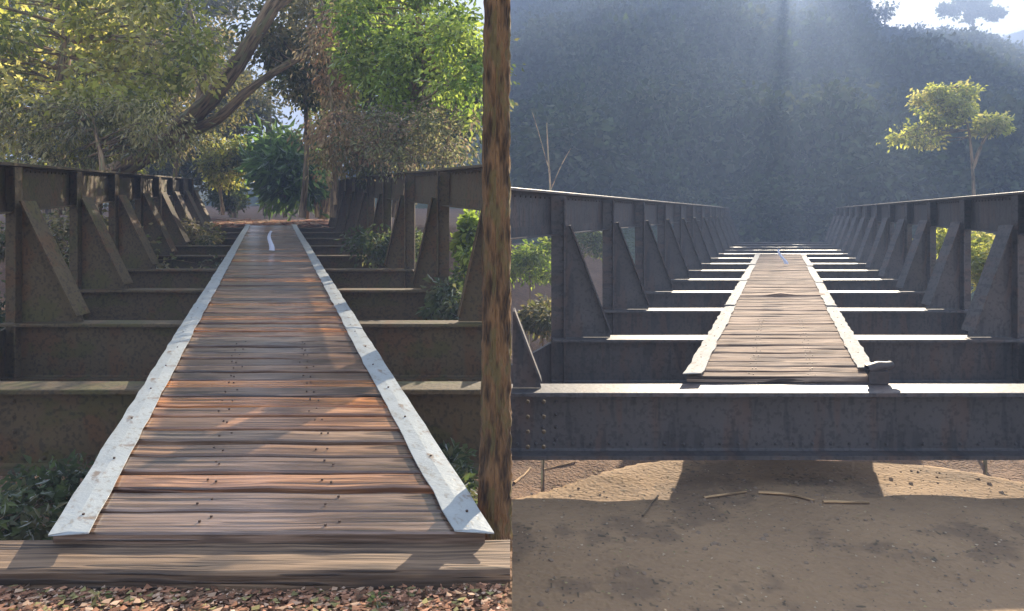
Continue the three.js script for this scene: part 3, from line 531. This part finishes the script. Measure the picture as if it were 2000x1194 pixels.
{
  const g = new THREE.IcosahedronGeometry(1, 1), r = rng(77), q = new THREE.Quaternion(), e = new THREE.Euler(), m = new THREE.Matrix4(), n = 900, pa = g.attributes.position;
  for (let i = 0; i < pa.count; i++) { const k = 0.8 + 0.4 * hash(Math.round(pa.getX(i) * 50), Math.round(pa.getY(i) * 50 + pa.getZ(i) * 31), 7); pa.setXYZ(i, pa.getX(i) * k, pa.getY(i) * k * 0.6, pa.getZ(i) * k); }
  g.computeVertexNormals();
  const im = new THREE.InstancedMesh(g, M.stone, n);
  for (let i = 0; i < n; i++) { const x = 0.02 + r() * 4.2, z = -2.6 - r() * 2.1, k = 0.003 + 0.011 * Math.pow(r(), 5); im.setMatrixAt(i, m.compose(V(x, groundRight(x, z) + k * 0.15, z), q.setFromEuler(e.set(r() * 0.6, r() * 6, r() * 0.6)), V(k, k, k * (0.7 + 0.6 * r())))); }
  im.name = 'gravel'; im.userData = { kind: 'stuff', label: 'small stones scattered over the bare earth before the right bridge' }; lit(im); scene.add(im);
}
function stick(name, label, pts, rad, mat, group) { const b = pts[0], o = thing(name, label, 'stick', b, group); const [p, r] = smoothPath(pts.map((q, i) => [q[0] - b[0], q[1] - b[1], q[2] - b[2], rad * (1 - 0.4 * i / pts.length)]), 10); part(o, 'stem', tube(p, r, 7, 9, 0.15), mat); }
const onR = (px, py) => { for (let z = 2; z < 40; z += 0.01) { const x = (px - 1000) / 1400 * z, y = EYE - (py - 415) / 1400 * z; if (y < groundRight(x, -z) + 0.012) return [x, y, -z]; } };
const onL = (px, py) => { const h = EYE - 0.59, z = 1400 * h / (py - 415), x = (px - 1000) / 1400 * z; return [x, groundLeft(x, -z) + 0.02, -z]; };
stick('dead_stick', 'pale curved stick in the dark shadow under the right walkway', [onR(1375, 972), onR(1420, 966), onR(1458, 961)], 0.007, M.paleBark);
stick('dead_stick', 'longer bent pale stick in the shadow, between the curved and the straight one', [onR(1482, 962), onR(1545, 967), onR(1590, 978)], 0.009, M.paleBark);
stick('dead_stick', 'straight pale stick lying nearest the right sunlit patch', [onR(1608, 980), onR(1650, 981), onR(1698, 982)], 0.009, M.paleBark);
stick('dead_stick', 'thin dark stick on the left sunlit patch of earth', [onR(1255, 1008), onR(1268, 990), onR(1286, 968)], 0.006, M.darkBark);
stick('dead_branch', 'pale branch lying at the left under the front beam', [onR(1004, 944), onR(1022, 930), onR(1036, 914)], 0.018, M.paleBark);
stick('dead_branch', 'pale branch under the front beam, right of the other pale branch', [onR(1062, 918), onR(1095, 910), onR(1124, 902)], 0.014, M.paleBark);
stick('straw_stalk', 'straw-coloured stalk slanting on the fallen leaves by the slim trunk', [onL(890, 1190), onL(930, 1170), onL(962, 1142)], 0.004, M.paleBark);
{ // pale scraps of cloth, one on each walkway
  for (const [fr, s, u, v, label] of [[LEFT, 10.2, 0.0, -0.95, 'small pale crumpled cloth lying on the brown walkway far along'], [RIGHT, 13.6, 0.03, -1.0, 'small pale crumpled cloth lying on the grey walkway far along']]) {
    const c = fr.P(s, u, v), o = thing('cloth_scrap', label, 'cloth', c.toArray()), r = rng(5), rows = [];
    for (let k = 0; k <= 8; k++) { const t = k / 8, w = 0.018 + 0.022 * (1 - t), cx = 0.045 * Math.cos(t * 4), h = 0.02 + 0.27 * t; rows.push([[-w, 0], [0, 0.03], [w, 0], [0, -0.015]].map(([a, b]) => V(cx + a, h + r() * 0.015, 0.1 - t * 0.2 + b))); }
    part(o, 'fold', loft(rows), M.cloth);
  }
}
// ------------------------------------------------------------------ the wooded hillside behind the right bridge
{
  const kinds = [0, 1, 2].map((k) => leaves(cloud(60, [0, 0, 0], [2.3, 2.0 + 0.4 * k, 2.3], 0.75, 64, 301 + k, 0.7), { size: 0.4, wide: 0.7, colors: [[0.045, 0.065, 0.02], [0.06, 0.08, 0.03], [0.075, 0.085, 0.04]], seed: 311 + k, droop: 0.3 }));
  const r = rng(401), spots = [[], [], []], q = new THREE.Quaternion(), m = new THREE.Matrix4();
  const add = (x, y, z, k, kind) => spots[kind].push(m.compose(V(x, y, -z), q.setFromAxisAngle(Y, r() * 6.28), V(k, k * (0.8 + 0.5 * r()), k)).clone());
  for (let i = 0; i < 5200; i++) {
    const z = 34 + Math.pow(r(), 0.75) * (FAR - 30), p = 950 + r() * 1130, x = (p - 1000) / 1400 * z, y = groundRight(x, -z), k = (0.5 + r() * 0.8) * (z > 60 ? 1.15 : 0.9);
    if ((y < -0.8 && z < 40) || p < 1003 + 3400 / z || (z > FAR - 14 && Math.abs(p - 1556) < 78)) continue;
    add(x, y + 1.6 * k, z, k, i % 3);
  }
  // tall trees added along the crest, above the view, with gaps that shape the sun rays
  const slim = (x, y, z, k, w, kind) => spots[kind].push(m.compose(V(x, y, -z), q.setFromAxisAngle(Y, r() * 6.28), V(w, k, w)).clone());
  for (let i = 0; i < 2200; i++) {
    const p = 1020 + r() * 655, z = FAR - 6 + r() * 12, x = (p - 1000) / 1400 * z, low = sm(1375, 1395, p) * sm(1462, 1446, p);  // added crest trees kept lower here so sun reaches the left clearing
    const top = (0.373 - 0.045 * low) * FAR + 1.5 * r() - (p > 1640 ? (p - 1640) * 0.22 : 0), y0 = groundRight(x, -z), edge = Math.min(Math.max(0, Math.abs(p - 1565) - 19), Math.max(0, Math.abs(p - 1519) - 9));
    if (edge < 5 || (p > 1526 && p < 1548 && r() < 0.93)) continue;
    const k = 0.8 + 0.4 * r();
    if (edge < 45) slim(x, y0 + (top - y0) * (0.1 + 0.8 * r()), z, k, edge < 14 ? 0.12 : edge < 26 ? 0.3 : 0.6, i % 3); else slim(x, y0 + (top - y0) * (0.2 + 0.7 * r()), z, k, k, i % 3);
  }
for (let i = 0; i < 90; i++) { const p = [1538, 1566, 1541][i % 3] + (r() - 0.5) * 3, z = FAR - 6 + r() * 12, x = (p - 1000) / 1400 * z, y0 = groundRight(x, -z); slim(x, y0 + ([0.36, 0.29, 0.33][i % 3] * FAR - y0) * r(), z, 0.7, 0.09, i % 3); }  // thin foliage poles added in the gap to break up the sun rays
  kinds.forEach((g, k) => { const im = new THREE.InstancedMesh(g, M.farLeaf, spots[k].length); spots[k].forEach((s, i) => im.setMatrixAt(i, s)); im.name = numbered('hillside_wood'); lit(im); im.userData = { kind: 'stuff', label: 'dense hazy woodland covering the hill behind the right bridge, with crest trees added to shape the sun rays' }; scene.add(im); });
}
tree('bright_tree', 'light green sunlit tree on the slope at the right, above the right railing', 'tree', at(1905, 480, 22),
  [[[...at(1905, 480, 22), 0.06], [...at(1900, 330, 22), 0.045], [...at(1890, 240, 22), 0.035], [...at(1870, 170, 22), 0.025]], [[...at(1900, 330, 22), 0.06], [...at(1925, 270, 22), 0.045], [...at(1950, 250, 22), 0.02]]],
  [...cloud(50, at(1850, 200, 22), [0.92, 0.62, 0.4], 0.18, 75, 321), ...cloud(22, at(1935, 245, 22), [0.56, 0.3, 0.3], 0.15, 55, 322), ...cloud(26, at(1790, 265, 22.4), [0.95, 0.36, 0.4], 0.19, 36, 324)], { seed: 323, colors: YG, size: 0.13, reach: 5, bark: M.darkBark });
tree('skyline_tree', 'tree with separate rounded tufts standing against the sky at the top right', 'tree', at(1905, 60, 157),
  [[[...at(1905, 75, 157), 0.45], [...at(1900, 30, 157), 0.2], [...at(1905, 0, 157), 0.1]]],
  [[1862, 20], [1890, 32], [1900, 5], [1918, -5], [1930, 18], [1945, 28], [1880, 0], [1850, 14], [1910, 20]].flatMap(([a, b], i) => cloud(7, at(a, b, 157), [1.45, 1.1, 1.2], 0.75, 50, 331 + i)), { seed: 332, colors: DG, size: 0.75, reach: 14, wide: 0.7, bark: M.darkBark });
tree('skyline_tree', 'thin wispy tree against the sky left of the tufted one', 'tree', at(1728, 45, 157),
  [[[...at(1728, 60, 157), 0.25], [...at(1730, 20, 157), 0.12], [...at(1735, -5, 157), 0.06]]],
  [...cloud(14, at(1730, 18, 157), [2.7, 1.6, 1.6], 0.8, 30, 341)], { seed: 342, colors: DG, size: 0.7, reach: 9, bark: M.darkBark });
tree('bare_tree', 'pale bare forked tree behind the left railing of the dark bridge', 'tree', at(1072, 420, 26),
  [[[...at(1078, 430, 26), 0.045], [...at(1074, 350, 26), 0.036], [...at(1070, 290, 26), 0.028], [...at(1068, 240, 26), 0.02]], [[...at(1072, 330, 26), 0.022], [...at(1055, 270, 26), 0.016], [...at(1040, 220, 26), 0.012]], [[...at(1076, 370, 26), 0.02], [...at(1098, 320, 26), 0.02], [...at(1115, 290, 26), 0.01]]], [], { seed: 351, colors: DG, bark: M.paleBark, twigs: false });

renderer.render(scene, camera);
